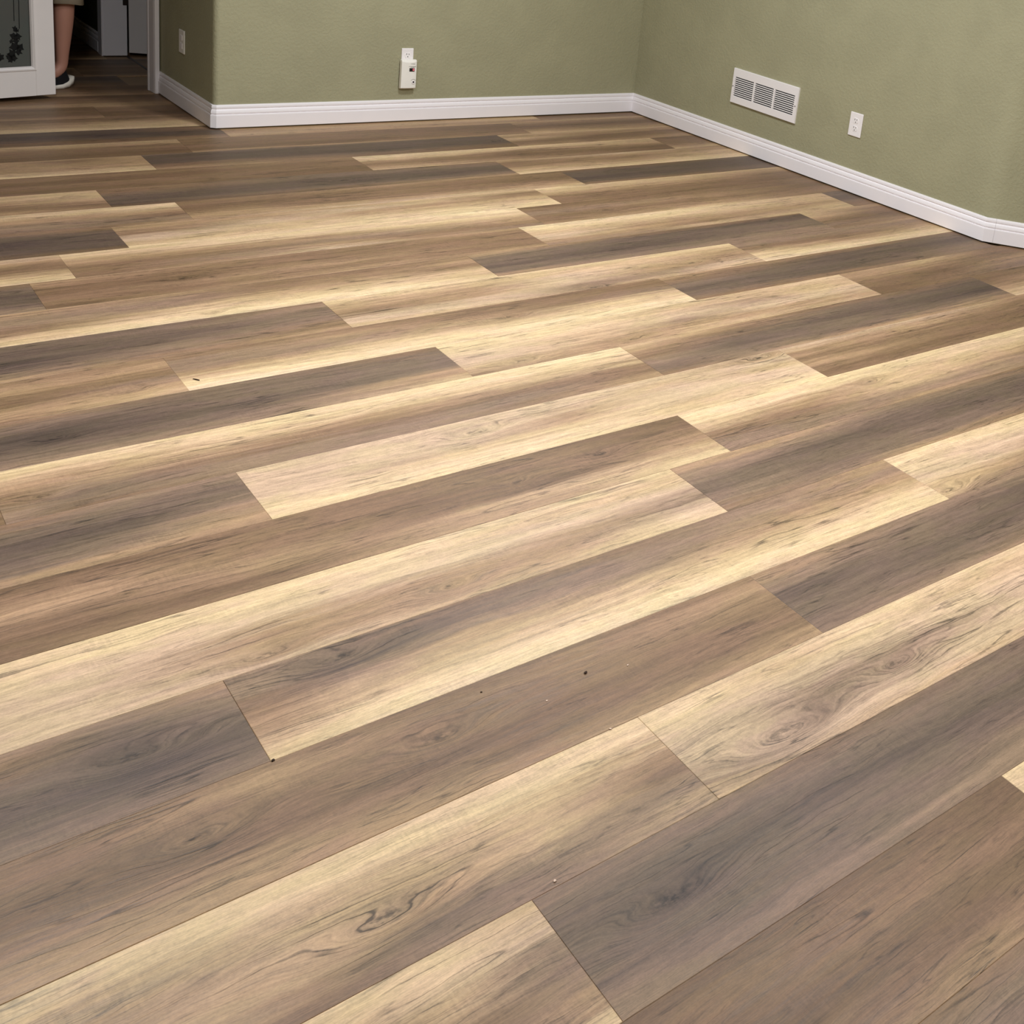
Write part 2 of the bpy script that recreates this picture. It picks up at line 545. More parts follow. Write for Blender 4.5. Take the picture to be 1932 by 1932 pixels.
# row, x0, x1, stations (x, six tones from the far edge to the near edge)
PL = [
    (-3, 1.0, 8.6, [(4, 'ctsmmb'), (7, 'ccsbmm')]),
    (-2, 3.2, 10.8, [(5, 'bmggmm'), (8, 'mggmbm')]),
    (-1, -.36, 7.26, [(2, 'kbbkbb'), (4, 'kbkkbb'), (5.5, 'kbbkbs'), (7, 'kkbkbb')]),
    (-1, 7.26, 14.88, [(7.4, 'ccccct'), (12, 'ctstcc')]),
    (0, -4, 3.619, [(0, 'ctbmbt'), (2.3, 'ctbkbb'), (2.9, 'cctbmb'), (3.5, 'tpmmsc')]),
    (0, 3.619, 11.24, [(3.8, 'mgggmm'), (4.6, 'mgdggm'), (6.2, 'bgdggm'), (8.4, 'ggddmm'), (10, 'mgdgms')]),
    (1, -2.4, 5.211, [(1.2, 'ctsstm'), (2.2, 'ccttsb'), (3, 'cctsgm'), (4, 'ccttmm'), (4.9, 'ccsbmt')]),
    (1, 5.211, 12.83, [(5.6, 'ccppmt'), (6.6, 'ctpmpt'), (7.7, 'ccpmpt'), (9.8, 'ctppps'), (11, 'ctppss')]),
    (2, -.32, 7.303, [(1.4, 'bbkbss'), (2.6, 'bsbbss'), (4.1, 'kbbkbs'), (6.8, 'bsbbbs')]),
    (2, 7.303, 14.92, [(7.7, 'smdggm'), (9.5, 'mggdgm'), (11.3, 'mdddgb'), (13, 'mggdgb')]),
    (3, -4.93, 2.687, [(0, 'mbgdgm'), (1.2, 'mbgdgm'), (1.9, 'mgdxgm'), (2.6, 'smgdgm')]),
    (3, 2.687, 10.34, [(2.9, 'mmbstc'), (3.5, 'mxmtcy'), (4.8, 'bgstcy'), (6.5, 'bmmtcy'), (8, 'mmstcc'), (9.7, 'smstcc')]),
    (3, 10.34, 17.96, [(10.5, 'ccpptm'), (11.7, 'ccppsm'), (12.8, 'tcpsmm'), (15, 'tcpsmm')]),
    (4, .27, 7.893, [(1.7, 'ccpppp'), (3.2, 'ccpssp'), (4.5, 'ccpsst'), (6, 'ctpsst'), (7.4, 'ctpmpc')]),
    (4, 7.893, 15.5, [(8.2, 'smggmb'), (9.6, 'smdggm'), (11.2, 'mgdggs'), (13.9, 'bgddgb')]),
    (5, 1.18, 8.798, [(2, 'kbsbkb'), (3.6, 'bbbskb'), (5.1, 'bbkbss'), (6.8, 'kbbkts'), (8.2, 'kkbstc')]),
    (5, 8.798, 16.42, [(9.2, 'cctbmm'), (10.6, 'ccsbmm'), (12.3, 'ccttms'), (15.3, 'cctsmm')]),
    (6, -3.8, 3.82, [(0, 'bgddgs'), (1.8, 'bgddgs'), (2.7, 'mgddms'), (3.6, 'mggmss')]),
    (6, 3.82, 11.436, [(4.4, 'ppppcc'), (6, 'ppptcc'), (7.6, 'ppstcc'), (9.2, 'ptpptc'), (10.8, 'sptpcc')]),
    (6, 11.436, 19.05, [(11.9, 'psbskb'), (14.3, 'psbbkb'), (16.8, 'sbbkbb')]),
    (7, -5.85, 1.77, [(0, 'bbbkbk'), (1.6, 'bbbbbk')]),
    (7, 1.77, 9.371, [(1.9, 'ctsbmm'), (2.4, 'ctsmgb'), (4, 'cctbmm'), (5.6, 'ccsbmm'), (7.4, 'cctbmb'), (8.8, 'yctbbs')]),
    (7, 9.371, 17.135, [(9.6, 'tsbmgb'), (11, 'sbgdgm'), (13.3, 'bgdggs'), (16.5, 'bddxgs')]),
    (7, 17.135, 24.7, [(17.3, 'bkbstc'), (18.5, 'bbsbct')]),
    (8, -.5, 7.093, [(2.4, 'bgxdgm'), (4.5, 'gggdgm'), (6.7, 'bgggst')]),
    (8, 7.093, 14.759, [(7.7, 'ccpptb'), (9.2, 'ccttss'), (10.9, 'ctpmst'), (12.4, 'ttmpst'), (14.1, 'cttpst')]),
    (8, 14.759, 22.4, [(15.1, 'ssbbkk'), (16.9, 'tsbkbb'), (18.8, 'bbbsmm')]),
    (9, -3.6, 3.987, [(0, 'bsbksb'), (2.3, 'bsbksb'), (3.8, 'bsbmst')]),
    (9, 3.987, 11.57, [(4.6, 'bmmscy'), (6.2, 'bsmtcy'), (7.8, 'bbstcc'), (9.4, 'kbbtcy'), (11, 'bkmtcy')]),
    (9, 11.57, 19.2, [(12.2, 'sbgdgb'), (15.3, 'bddddb'), (18.5, 'bgdgmm')]),
    (10, -1.2, 6.385, [(2.6, 'gddxgs'), (4.3, 'ggdgmb'), (6.1, 'bmgmbs')]),
    (10, 6.385, 13.966, [(7, 'ctsbpt'), (8.6, 'ctsspt'), (10.2, 'ctppms'), (11.8, 'cttsmt'), (13.4, 'ctsspt')]),
    (10, 13.966, 21.6, [(14.4, 'mmbtcy'), (16.5, 'mmbscy'), (18.7, 'smstcy')]),
    (11, 1.6, 9.211, [(3, 'smmbtc'), (4.6, 'smmtcy'), (5.9, 'bbstcy'), (7.4, 'bbstcy'), (8.7, 'bsbttc')]),
    (11, 9.211, 16.729, [(9.8, 'sggdgs'), (11.4, 'bgddgm'), (13, 'bdddgm'), (16.1, 'kdggmm')]),
    (11, 16.729, 24.3, [(16.9, 'ttsbmb'), (18.8, 'sbbkbs')]),
    (12, -4.4, 3.153, [(0, 'bgddgm'), (2.9, 'bgddgm')]),
    (12, 3.153, 10.776, [(3.8, 'sbkbbk'), (7, 'bbbsbs'), (10.2, 'sbbbbs')]),
    (12, 10.776, 18.365, [(11.4, 'yctpsm'), (13, 'yctssm'), (14.6, 'cctsbt'), (17.8, 'tttstt')]),
    (12, 18.365, 19.2, [(18.4, 'ggdgbb'), (19, 'ggdgbb')]),
    (13, -3.8, 3.728, [(0, 'psbbtc'), (3.3, 'psbbtc')]),
    (13, 3.728, 11.341, [(4.3, 'ctsbbb'), (6, 'ccsbms'), (7.5, 'ccsmsp'), (9, 'cctmbs'), (10.7, 'yctsbm')]),
    (13, 11.341, 19.1, [(12, 'kbmbbs'), (15.2, 'bbsbst'), (18.4, 'bbkbbb')]),
    (14, -2.9, 4.68, [(0, 'bddddk'), (3.2, 'gdxddk'), (4.5, 'bddddk')]),
    (14, 4.68, 12.337, [(5.3, 'ssbptc'), (7, 'sspttc'), (8.5, 'spstcc'), (10, 'ttstcy'), (11.7, 'tbstcc')]),
    (14, 12.337, 19.1, [(12.9, 'ctsbbb'), (15.6, 'ttsbbk'), (18.4, 'tsbbkb')]),
    (15, -1.7, 5.924, [(3.4, 'ctsmmb'), (4.6, 'ctsmmb'), (5.7, 'ccsbms')]),
    (15, 5.924, 13.569, [(6.5, 'bbkbss'), (9.7, 'sbbbsp'), (13, 'kbkbst')]),
    (15, 13.569, 19.1, [(14, 'kddxdb'), (16.5, 'kddddb'), (18.5, 'gdddgg')]),
    (16, -2.7, 4.955, [(3.5, 'ttsbbs'), (4.8, 'tttsbb')]),
    (16, 4.955, 12.63, [(5.6, 'bbgddk'), (8.8, 'ggddgk'), (12, 'bgddgs')]),
    (16, 12.63, 19.1, [(13.1, 'sbbstc'), (15.8, 'psbstc'), (18.4, 'ssttcy')]),
    (17, 2.3, 9.922, [(4.1, 'bbkbkb'), (6.7, 'bbkbbk'), (9.4, 'sbbbkk')]),
    (17, 9.922, 17.489, [(10.5, 'ycsbst'), (13.7, 'ctbkbs'), (16.9, 'ttsbkk')]),
    (17, 17.489, 19.0, [(17.6, 'kbbbst'), (18.8, 'kbbbst')]),
    (18, -1.4, 6.212, [(3.9, 'sssstc'), (5, 'sbsstc'), (6, 'sssstc')]),
    (18, 6.212, 13.835, [(6.8, 'gdddbs'), (10, 'gdddgb'), (13.2, 'ddddkk')]),
    (18, 13.835, 19.0, [(14.2, 'tstbbs'), (16.3, 'tsbkbs'), (18.4, 'tsbbss')]),
    (19, -.5, 7.156, [(4, 'tsbbkk'), (6.8, 'tsbbkk')]),
    (19, 7.156, 14.77, [(7.8, 'bbbbks'), (11, 'bbbbks'), (14.2, 'bkkbbs')]),
    (19, 14.77, 19.0, [(15.1, 'sbkbst'), (18.5, 'sbkbss')]),
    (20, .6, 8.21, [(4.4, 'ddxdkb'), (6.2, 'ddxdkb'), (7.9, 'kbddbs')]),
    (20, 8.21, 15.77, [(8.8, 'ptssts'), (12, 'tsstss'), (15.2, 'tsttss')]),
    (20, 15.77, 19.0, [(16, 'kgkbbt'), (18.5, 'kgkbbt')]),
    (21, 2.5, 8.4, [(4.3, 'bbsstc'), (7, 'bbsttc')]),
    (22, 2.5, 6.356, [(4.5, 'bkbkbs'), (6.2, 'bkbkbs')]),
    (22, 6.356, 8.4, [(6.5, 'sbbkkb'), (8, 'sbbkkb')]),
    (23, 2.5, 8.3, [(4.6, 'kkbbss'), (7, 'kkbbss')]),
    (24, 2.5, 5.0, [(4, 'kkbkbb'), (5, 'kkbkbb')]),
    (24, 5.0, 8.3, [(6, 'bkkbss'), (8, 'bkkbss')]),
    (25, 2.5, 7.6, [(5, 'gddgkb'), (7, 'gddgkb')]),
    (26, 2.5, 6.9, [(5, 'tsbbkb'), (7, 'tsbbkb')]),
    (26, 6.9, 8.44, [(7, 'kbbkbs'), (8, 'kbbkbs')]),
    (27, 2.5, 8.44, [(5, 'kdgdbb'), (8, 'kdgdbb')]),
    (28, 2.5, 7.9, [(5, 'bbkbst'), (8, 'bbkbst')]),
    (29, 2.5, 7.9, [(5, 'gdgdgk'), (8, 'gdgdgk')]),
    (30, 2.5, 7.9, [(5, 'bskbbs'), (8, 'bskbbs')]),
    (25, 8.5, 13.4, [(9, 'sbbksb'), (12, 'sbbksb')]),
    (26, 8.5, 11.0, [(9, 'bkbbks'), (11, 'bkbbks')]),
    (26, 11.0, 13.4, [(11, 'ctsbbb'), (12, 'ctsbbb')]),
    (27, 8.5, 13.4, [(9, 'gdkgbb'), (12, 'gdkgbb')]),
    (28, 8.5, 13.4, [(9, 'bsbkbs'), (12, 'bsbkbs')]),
]
# the floor goes on beyond the frame: fill each row to the room's sides with more planks of the same kinds
def fill_rows():
    rnd = random.Random(23)
    kinds = ['ctsbmm', 'bgddgm', 'kbbkbs', 'ccpptm', 'mggdgs', 'bmmtcy', 'bbkbss', 'ttsbbk', 'ctpmpt', 'bddxgs']
    for r in range(-5, 15):
        row = [p for p in PL if p[0] == r]
        lo = min(p[1] for p in row) if row else rnd.uniform(0, 7)
        hi = max(p[2] for p in row) if row else lo
        while lo > -6.9:
            a = rnd.choice(kinds)
            PL.append((r, max(lo - LN, -6.9), lo, [(lo - 5, a), (lo - 1, a)]))
            lo -= LN
        lim = 23.9 if r < 4 else (21.0 if r < 6 else 0)
        while hi < lim:
            a = rnd.choice(kinds)
            PL.append((r, hi, min(hi + LN, 24.0), [(hi + 1, a), (hi + 5, a)]))
            hi += LN


fill_rows()
# knots: (x, row coordinate, half width in plank widths)
KN = [(3.81, 2.60, .13), (2.03, 2.60, .10), (4.39, .51, .14), (7.57, 1.37, .09), (6.12, 1.26, .17), (3.54, 3.81, .13), (3.06, 4.13, .09),
      (4.77, 4.24, .08), (6.36, 4.37, .15), (7.39, 5.63, .07), (6.24, 5.53, .08), (7.85, 8.15, .09), (9.67, 8.15, .07), (10.97, 6.89, .09),
      (10.49, 3.13, .11), (1.91, 3.54, .12), (2.77, 1.38, .12), (2.12, 7.35, .08), (3.39, 9.24, .07), (6.42, 6.69, .13),
      (10.35, 10.05, .08), (11.87, 5.63, .07), (2.44, 8.45, .07), (4.94, 11.14, .07), (1.49, 2.4, .09), (12.9, 13.4, .1),
      (12.6, 10.4, .1), (6.49, 3.10, .03), (13.0, 8.5, .12), (8.3, 15.4, .1), (9.1, 16.5, .09), (13.5, 18.5, .08), (8.6, 9.5, .1), (5.0, 12.5, .08)]


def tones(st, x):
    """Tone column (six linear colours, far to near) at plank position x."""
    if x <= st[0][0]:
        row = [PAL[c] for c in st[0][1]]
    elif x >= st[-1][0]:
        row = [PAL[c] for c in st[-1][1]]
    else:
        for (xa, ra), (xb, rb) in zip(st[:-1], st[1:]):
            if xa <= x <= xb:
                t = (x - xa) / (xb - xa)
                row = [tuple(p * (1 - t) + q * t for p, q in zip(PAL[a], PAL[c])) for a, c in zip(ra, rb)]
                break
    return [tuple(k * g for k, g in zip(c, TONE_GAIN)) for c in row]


def build_planks():
    rnd = random.Random(11)
    ch = 0.0034                   # bevel width, plank widths
    e = 0.0007                    # half the joint width
    for (r, x0, x1, st) in PL:
        xs = sorted({x0 + e + ch, x1 - e - ch} | {x for x, _ in st if x0 + .1 < x < x1 - .1})
        me = bpy.data.meshes.new('plank')
        verts, faces, cols = [], [], []
        dz = rnd.uniform(-0.0004, 0.0)
        n = len(xs)

        def ring(xl, v0, v1, z):
            ids = []
            for v, order in ((v0, xl), (v1, xl[::-1])):
                for x in order:
                    ids.append(len(verts))
                    verts.append(((x - x0) * W, v * W, z))
                    cols.append(tones(st, x))
            return ids
        xo = [x0 + e] + xs[1:-1] + [x1 - e]
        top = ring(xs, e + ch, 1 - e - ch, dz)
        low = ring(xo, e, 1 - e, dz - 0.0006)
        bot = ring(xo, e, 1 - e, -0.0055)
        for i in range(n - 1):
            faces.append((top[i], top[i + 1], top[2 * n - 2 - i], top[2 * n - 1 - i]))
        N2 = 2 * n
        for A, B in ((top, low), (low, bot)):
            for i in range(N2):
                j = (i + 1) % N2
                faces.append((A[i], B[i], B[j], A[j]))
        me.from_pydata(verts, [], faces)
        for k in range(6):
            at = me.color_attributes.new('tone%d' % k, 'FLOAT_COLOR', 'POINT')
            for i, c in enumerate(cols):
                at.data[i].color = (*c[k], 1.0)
        o = link_obj('plank', me, M['plank'], floor)
        o.location = V(x0, r, 0)
        o['seed'] = rnd.uniform(0, 60)
        ks = [(x, y, s) for x, y, s in KN if x0 < x < x1 and r < y < r + 1][:2]
        for k in range(2):
            if k < len(ks):
                x, y, s = ks[k]
                o['k%du' % (k + 1)] = (x - x0) * W
                o['k%dv' % (k + 1)] = (y - r) * W
                o['k%ds' % (k + 1)] = s * W
            else:
                o['k%du' % (k + 1)] = -50.0
                o['k%dv' % (k + 1)] = 0.0
                o['k%ds' % (k + 1)] = 0.0


build_planks()


# ------------------------------------------------------------------ wall fittings
def wall_frame(A, B, along, z):
    """World matrix: local x runs from A to B, local z up, local y points into the room (towards the viewer is -y)."""
    d = Vector((B[0] - A[0], B[1] - A[1])).normalized()
    p = Vector(A) + d * along
    mt = Matrix.Identity(4)
    n = Vector((-d.y, d.x))
    mt[0][0], mt[1][0] = d.x, d.y
    mt[0][1], mt[1][1] = n.x, n.y
    mt.translation = V(p.x, p.y, z)
    return mt


def outlet(label, mtx, w=0.076, h=0.117, group='duplex outlets'):
    t = thing('wall_outlet', label, 'outlet', group=group)
    t.matrix_world = mtx
    bm = bmesh.new()
    bm_box(bm, -w / 2, w / 2, -0.006, 0.0, -h / 2, h / 2, 0.003, 2)
    from_bm('cover_plate', bm, M['plastic'], t)
    for sz in (1, -1):
        zc = sz * 0.0195
        bm = bmesh.new()
        # receptacle face: round with flattened top and bottom
        ring = []
        for i in range(20):
            a = 2 * math.pi * i / 20
            ring.append((0.0168 * math.cos(a), max(-0.0136, min(0.0136, 0.0168 * math.sin(a)))))
        lo = [bm.verts.new((x, -0.0058, zc + y)) for x, y in ring]
        hi = [bm.verts.new((x * .96, -0.0076, zc + y * .96)) for x, y in ring]
        bm.faces.new(hi)
        for i in range(20):
            bm.faces.new((lo[i], lo[(i + 1) % 20], hi[(i + 1) % 20], hi[i]))
        f = from_bm('receptacle', bm, M['plastic'], t)
        for sx, hh in ((-0.0065, .0085), (0.0065, .0070)):
            box('slot', sx - .0012, sx + .0012, -0.0081, -0.0070, zc + .002, zc + .002 + hh, M['black'], f)
        bm = bmesh.new()
        bm_cyl(bm, (0, zc - 0.0070), 0.0026, -0.0081, -0.0070, 'y', 10)
        from_bm('ground_hole', bm, M['black'], f)
    bm = bmesh.new()
    bm_cyl(bm, (0, 0), 0.003, -0.0072, -0.0055, 'y', 10)
    from_bm('screw', bm, M['plastic'], t)
    return t


def dist(a, b):
    return math.hypot(a[0] - b[0], a[1] - b[1])


# right wall outlet and return-air vent: distances along the wall from its far corner
outlet('white duplex outlet on the green right wall, right of the air vent', wall_frame(WB1, WR1, 7.60, 1.495), 0.0815, 0.119)
# outlet that the alarm is plugged into (its lower half is covered)
bx = Vector(WCH)
outlet('white duplex outlet on the back wall, lower half hidden behind the plugged-in alarm', wall_frame(WCH, WB1, 4.19, 1.45), 0.066, 0.112)

# side wall fitting: a decorator plate with rocker
t = thing('wall_switch', 'small off-white wall plate on the dark side wall beside the hall', 'outlet')
t.matrix_world = wall_frame(WS0, WS1, 1.88, 1.47)
box('cover_plate', -.038, .038, -.0065, 0, -.058, .058, M['ivory'], t, .003, 2)
box('receptacle', -.016, .016, -.0090, -.006, .006, .034, M['plastic'], t, .001)
box('receptacle', -.016, .016, -.0090, -.006, -.034, -.006, M['plastic'], t, .001)


def gas_alarm():
    t = thing('gas_alarm', 'white plug-in gas alarm with a small red digit display on the back wall outlet', 'alarm')
    t.matrix_world = wall_frame(WCH, WB1, 4.195, 1.115)
    w, h, d = 0.083, 0.150, 0.031
    bm = bmesh.new()
    # body: bevelled box whose top edge dips in the middle and whose front bulges slightly
    n = 10
    rows = [(-0.5, .80), (-0.47, .97), (-.2, 1.0), (.2, 1.0), (.46, 1.0), (.5, .93)]
    grid = []
    for zf, df in rows:
        rw = []
        for i in range(n + 1):
            u = -0.5 + i / n
            x = u * w * (1.0 if abs(zf) < .49 else .985)
            zz = zf * h
            if zf > .4:
                zz -= 0.0065 * (1 - (2 * u) ** 2)
            y = -d * df + 0.004 * (2 * u) ** 4 - 0.001
            rw.append(bm.verts.new((x, y, zz)))
        grid.append(rw)
    backs = []
    for zf, df in rows:
        rw = []
        for i in (0, n):
            u = -0.5 + i / n
            rw.append(bm.verts.new((u * w * 1.03, -0.010, zf * h * 1.01)))
        backs.append(rw)
    for a, b in zip(grid[:-1], grid[1:]):
        for i in range(n):
            bm.faces.new((a[i], a[i + 1], b[i + 1], b[i]))
    for k in range(len(rows) - 1):
        bm.faces.new((backs[k][0], grid[k][0], grid[k + 1][0], backs[k + 1][0]))
        bm.faces.new((grid[k][n], backs[k][1], backs[k + 1][1], grid[k + 1][n]))
    bm.faces.new(grid[0][::-1] + [backs[0][0], backs[0][1]])
    bm.faces.new(grid[-1] + [backs[-1][1], backs[-1][0]])
    bm.faces.new([b[0] for b in backs] + [b[1] for b in backs[::-1]])
    body = from_bm('housing', bm, M['ivory'], t)
    F = -d - 0.0012
    # display window with a lit digit at its right
    bm = bmesh.new()
    bm_box(bm, .000, .029, F - .0012, F + .003, .016, .034, .0008)
    win = from_bm('display', bm, M['black'], t)
    bm = bmesh.new()
    cxd, czd, sw, sh = .0222, .0258, .0028, .0044
    y0, y1 = F - .0020, F - .0011
    for s in (-1, 1):
        bm_box(bm, cxd + s * sw - .0009, cxd + s * sw + .0009, y0, y1, czd + .0006, czd + sh)
        bm_box(bm, cxd + s * sw - .0009, cxd + s * sw + .0009, y0, y1, czd - sh, czd - .0006)
    for s in (-1, 1):
        bm_box(bm, cxd - sw + .001, cxd + sw - .001, y0, y1, czd + s * sh - .0009, czd + s * sh + .0009)
    dg_ = from_bm('digit', bm, M['led'], win)
    # sounder slots and print above the display
    for zz, a, b in ((.056, .008, .030), (.0425, -.004, .036), (.0385, .006, .028)):
        box('printed_line', a, b, F - .0006, F + .002, zz - .0009, zz + .0009, M['grey'], t)
    # test button with dark square and curved mark above it
    bm = bmesh.new()
    bm_cyl(bm, (.025, -.040), .0098, F - .0016, F + .003, 'y', 20)
    btn = from_bm('test_button', bm, M['plastic'], t)
    box('button_mark', .0208, .0292, F - .0024, F - .0012, -.0430, -.0350, M['black'], btn)
    bm = bmesh.new()
    for i in range(8):
        a = math.radians(35 + i * 110 / 8)
        b = math.radians(35 + (i + 1) * 110 / 8)
        p = [(.025 + r * math.cos(q), -.040 + r * math.sin(q)) for q, r in ((a, .0145), (b, .0145), (b, .0165), (a, .0165))]
        q0 = [bm.verts.new((x, F - .0008, z)) for x, z in p]
        bm.faces.new(q0)
    from_bm('printed_arc', bm, M['grey'], t)
    # plug blades into the outlet behind
    for sx in (-.0065, .0065):
        box('plug_blade', sx - .001, sx + .001, -.012, -.0065, .052, .060, M['metal'], t)
    return t


gas_alarm()


def vent():
    t = thing('air_vent', 'white metal return-air grille with three columns of louvres on the right wall', 'vent')
    t.matrix_world = wall_frame(WB1, WR1, 4.76, 1.515) @ Matrix.Rotation(math.radians(0.6), 4, 'Y')
    w, h = 2.16 * W, 0.83 * W
    y0, y1 = -0.012, 0.0
    iw, ih = w * .405, h * .29      # half size of the louvre field
    bw = w / 2
    bh = h / 2
    iw = bw - 0.020
    iz1, iz0 = bh - 0.043, -bh + 0.038
    # face frame: four bevelled rails
    bm = bmesh.new()
    o = [(-bw, -bh), (bw, -bh), (bw, bh), (-bw, bh)]
    s1 = [(x * (1 - .010), z * (1 - .022)) for x, z in o]
    i1 = [(-iw, iz0), (iw, iz0), (iw, iz1), (-iw, iz1)]
    loops = [[(x, 0.0, z) for x, z in o], [(x, y0 * .55, z) for x, z in o], [(x, y0, z) for x, z in s1],
             [(x, y0, z) for x, z in i1], [(x, y0 + .008, z) for x, z in i1]]
    vl = [[bm.verts.new(p) for p in L] for L in loops]
    for a, b in zip(vl[:-1], vl[1:]):
        for i in range(4):
            bm.faces.new((a[i], a[(i + 1) % 4], b[(i + 1) % 4], b[i]))
    from_bm('face_frame', bm, M['plastic'], t)
    box('duct_shade_sheet', -iw, iw, -0.0012, -0.0006, iz0, iz1, M['duct_shade'], t)  # thin dark sheet on the solid wall, painted shade behind the louvres
    dv = [-iw + (2 * iw) * k / 3 for k in (1, 2)]
    for x in dv:
        box('divider', x - .0055, x + .0055, y0 - .0002, y0 + .008, iz0, iz1, M['plastic'], t)
    cols = [(-iw, dv[0] - .0055), (dv[0] + .0055, dv[1] - .0055), (dv[1] + .0055, iw)]
    ns = 10
    ph = (iz1 - iz0) / ns
    tilt = 0.0006
    for (xa, xb) in cols:
        me = None
        for k in range(ns + 1):
            zc = iz0 + k * ph
            bm = bmesh.new()
            za, zb = zc - ph * .20, zc + ph * .20
            za, zb = max(za, iz0), min(zb, iz1)
            # slanted strip: top leans back into the duct
            f0 = [bm.verts.new(p) for p in ((xa, y0 + .0004, za), (xb, y0 + .0004, za), (xb, y0 + .0004, zb), (xa, y0 + .0004, zb))]
            f1 = [bm.verts.new(p) for p in ((xa, y0 + .0022, za + tilt), (xb, y0 + .0022, za + tilt), (xb, y0 + .0022, zb + tilt), (xa, y0 + .0022, zb + tilt))]
            bm.faces.new(f0)
            bm.faces.new(f1[::-1])
            for i in range(4):
                bm.faces.new((f0[i], f1[i], f1[(i + 1) % 4], f0[(i + 1) % 4]))
            from_bm('louvre', bm, M['plastic'], t)
    for sx in (-1, 1):
        bm = bmesh.new()
        bm_cyl(bm, (sx * (bw - .0095), -.004), .0032, y0 - .0012, y0 + .002, 'y', 10)
        from_bm('screw', bm, M['metal'], t)
    return t


vent()


# ------------------------------------------------------------------ glazed door at the left
def glazed_door():
    t = struct(bpy.data.objects.new('door_1', None))
    COL.objects.link(t)
    t.empty_display_size = 0.1
    t['label'] = 'open white glazed door with etched frosted glass at the left edge'
    A = Vector((5.822, 23.755))
    d = Vector((-0.9735, -0.2305))
    ang = math.atan2(d.y, d.x) + math.pi
    t.location = V(A.x, A.y, 0)
    t.rotation_euler = (0, 0, ang)
    # local x: 0 at the free edge, negative towards the hinges; front face at y = 0
    DW, DT, Z0, Z1 = 0.78, 0.035, 0.0245, 2.03
    st = 0.091
    moul = 0.016
    br, tr = 0.128, 0.11
    for (a, b) in ((-st, 0), (-DW, -DW + st)):
        box('stile', a, b, 0, DT, Z0, Z1, M['door'], t, .0018)
    box('rail', -DW + st, -st, 0, DT, Z0, Z0 + br, M['door'], t, .0012)
    box('rail', -DW + st, -st, 0, DT, Z1 - tr, Z1, M['door'], t, .0012)
    # glazing bead: stepped moulding frame round the pane
    xl, xr, zl, zh = -DW + st, -st, Z0 + br, Z1 - tr
    bm = bmesh.new()
    def rect(k, y):
        return [bm.verts.new(p) for p in ((xl + k, y, zl + k), (xr - k, y, zl + k), (xr - k, y, zh - k), (xl + k, y, zh - k))]
    L = [rect(-.004, .0005), rect(-.002, -.0045), rect(.004, -.0055), rect(.008, -.002), rect(.011, -.0005), rect(moul, .007), rect(moul, .012)]
    for a, b in zip(L[:-1], L[1:]):
        for i in range(4):
            bm.faces.new((a[i], a[(i + 1) % 4], b[(i + 1) % 4], b[i]))
    from_bm('glazing_bead', bm, M['door'], t)
    pane = box('glass_pane', xl, xr, 0.014, 0.019, zl, zh, M['glass'], t)
    # etched picture: hanging stems with clusters of leaves
    rnd = random.Random(5)
    def leaf(cx_, cz_, r):
        bm = bmesh.new()
        k = 11
        ph = rnd.uniform(0, 6)
        ring = []
        for i in range(k):
            a = ph + 2 * math.pi * i / k
            rr = r * (rnd.uniform(.85, 1.1) if i % 2 else rnd.uniform(.45, .7))
            ring.append((cx_ + rr * math.cos(a), cz_ + rr * math.sin(a)))
        f0 = [bm.verts.new((x, .0125, z)) for x, z in ring]
        f1 = [bm.verts.new((x, .0140, z)) for x, z in ring]
        bm.faces.new(f0)
        for i in range(k):
            bm.faces.new((f0[i], f1[i], f1[(i + 1) % k], f0[(i + 1) % k]))
        from_bm('etched_leaf', bm, M['etch'], pane)
    def X(p):                     # plank widths along the door from the free edge
        return p * W
    for p, r in (((-.755, 1.53), .014), ((-.72, 1.49), .012), ((-.79, 1.37), .020), ((-.70, 1.36), .020), ((-.83, 1.27), .012),
                 ((-.74, 1.28), .016), ((-.77, 1.16), .026), ((-.66, 1.13), .022), ((-.70, 1.04), .018), ((-.83, 1.02), .024),
                 ((-.80, .93), .020), ((-.90, .97), .014), ((-.86, .89), .016), ((-1.06, .95), .020), ((-1.14, .92), .022), ((-1.10, 1.03), .013),
                 ((-1.3, .97), .022), ((-1.42, 1.06), .024), ((-1.5, 1.2), .02), ((-1.36, 1.3), .024), ((-1.46, 1.42), .02)):
        leaf(X(p[0]), X(p[1]), r)
    for xa, za, zb in ((-.765, 1.69, 6.9), (-.668, 1.53, 6.9), (-1.4, 1.5, 6.9)):
        bm = bmesh.new()
        pts = []
        for i in range(9):
            z = za + (zb - za) * i / 8
            pts.append((X(xa) + 0.003 * math.sin(i * .9), X(z)))
        for (xa_, z0_), (xb_, z1_) in zip(pts[:-1], pts[1:]):
            q = [bm.verts.new(p) for p in ((xa_ - .0016, .0128, z0_), (xa_ + .0016, .0128, z0_), (xb_ + .0016, .0128, z1_), (xb_ - .0016, .0128, z1_))]
            bm.faces.new(q)
        from_bm('etched_stem', bm, M['etch'], pane)
    # lever handle on the free stile, above the frame
    bm = bmesh.new()
    bm_cyl(bm, (-.055, .96), .026, -.008, 0, 'y', 20)
    bm_cyl(bm, (-.055, .96), .009, -.05, -.008, 'y', 12)
    bm_box(bm, -.165, -.045, -.058, -.044, .951, .969, .004)
    from_bm('lever_handle', bm, M['metal'], t)
    for z in (.22, 1.0, 1.8):
        bm = bmesh.new()
        bm_cyl(bm, (-DW - .004, -.004), .006, z - .045, z + .045, 'z', 10)
        from_bm('hinge', bm, M['metal'], t)
    return t


glazed_door()

# ------------------------------------------------------------------ doorway in the side wall
def casing(name, pts, z1):
    """Flat stepped casing leg: plan outline given in plank widths."""
    return struct(prism(name, pts, 0.006, z1, M['trim']))


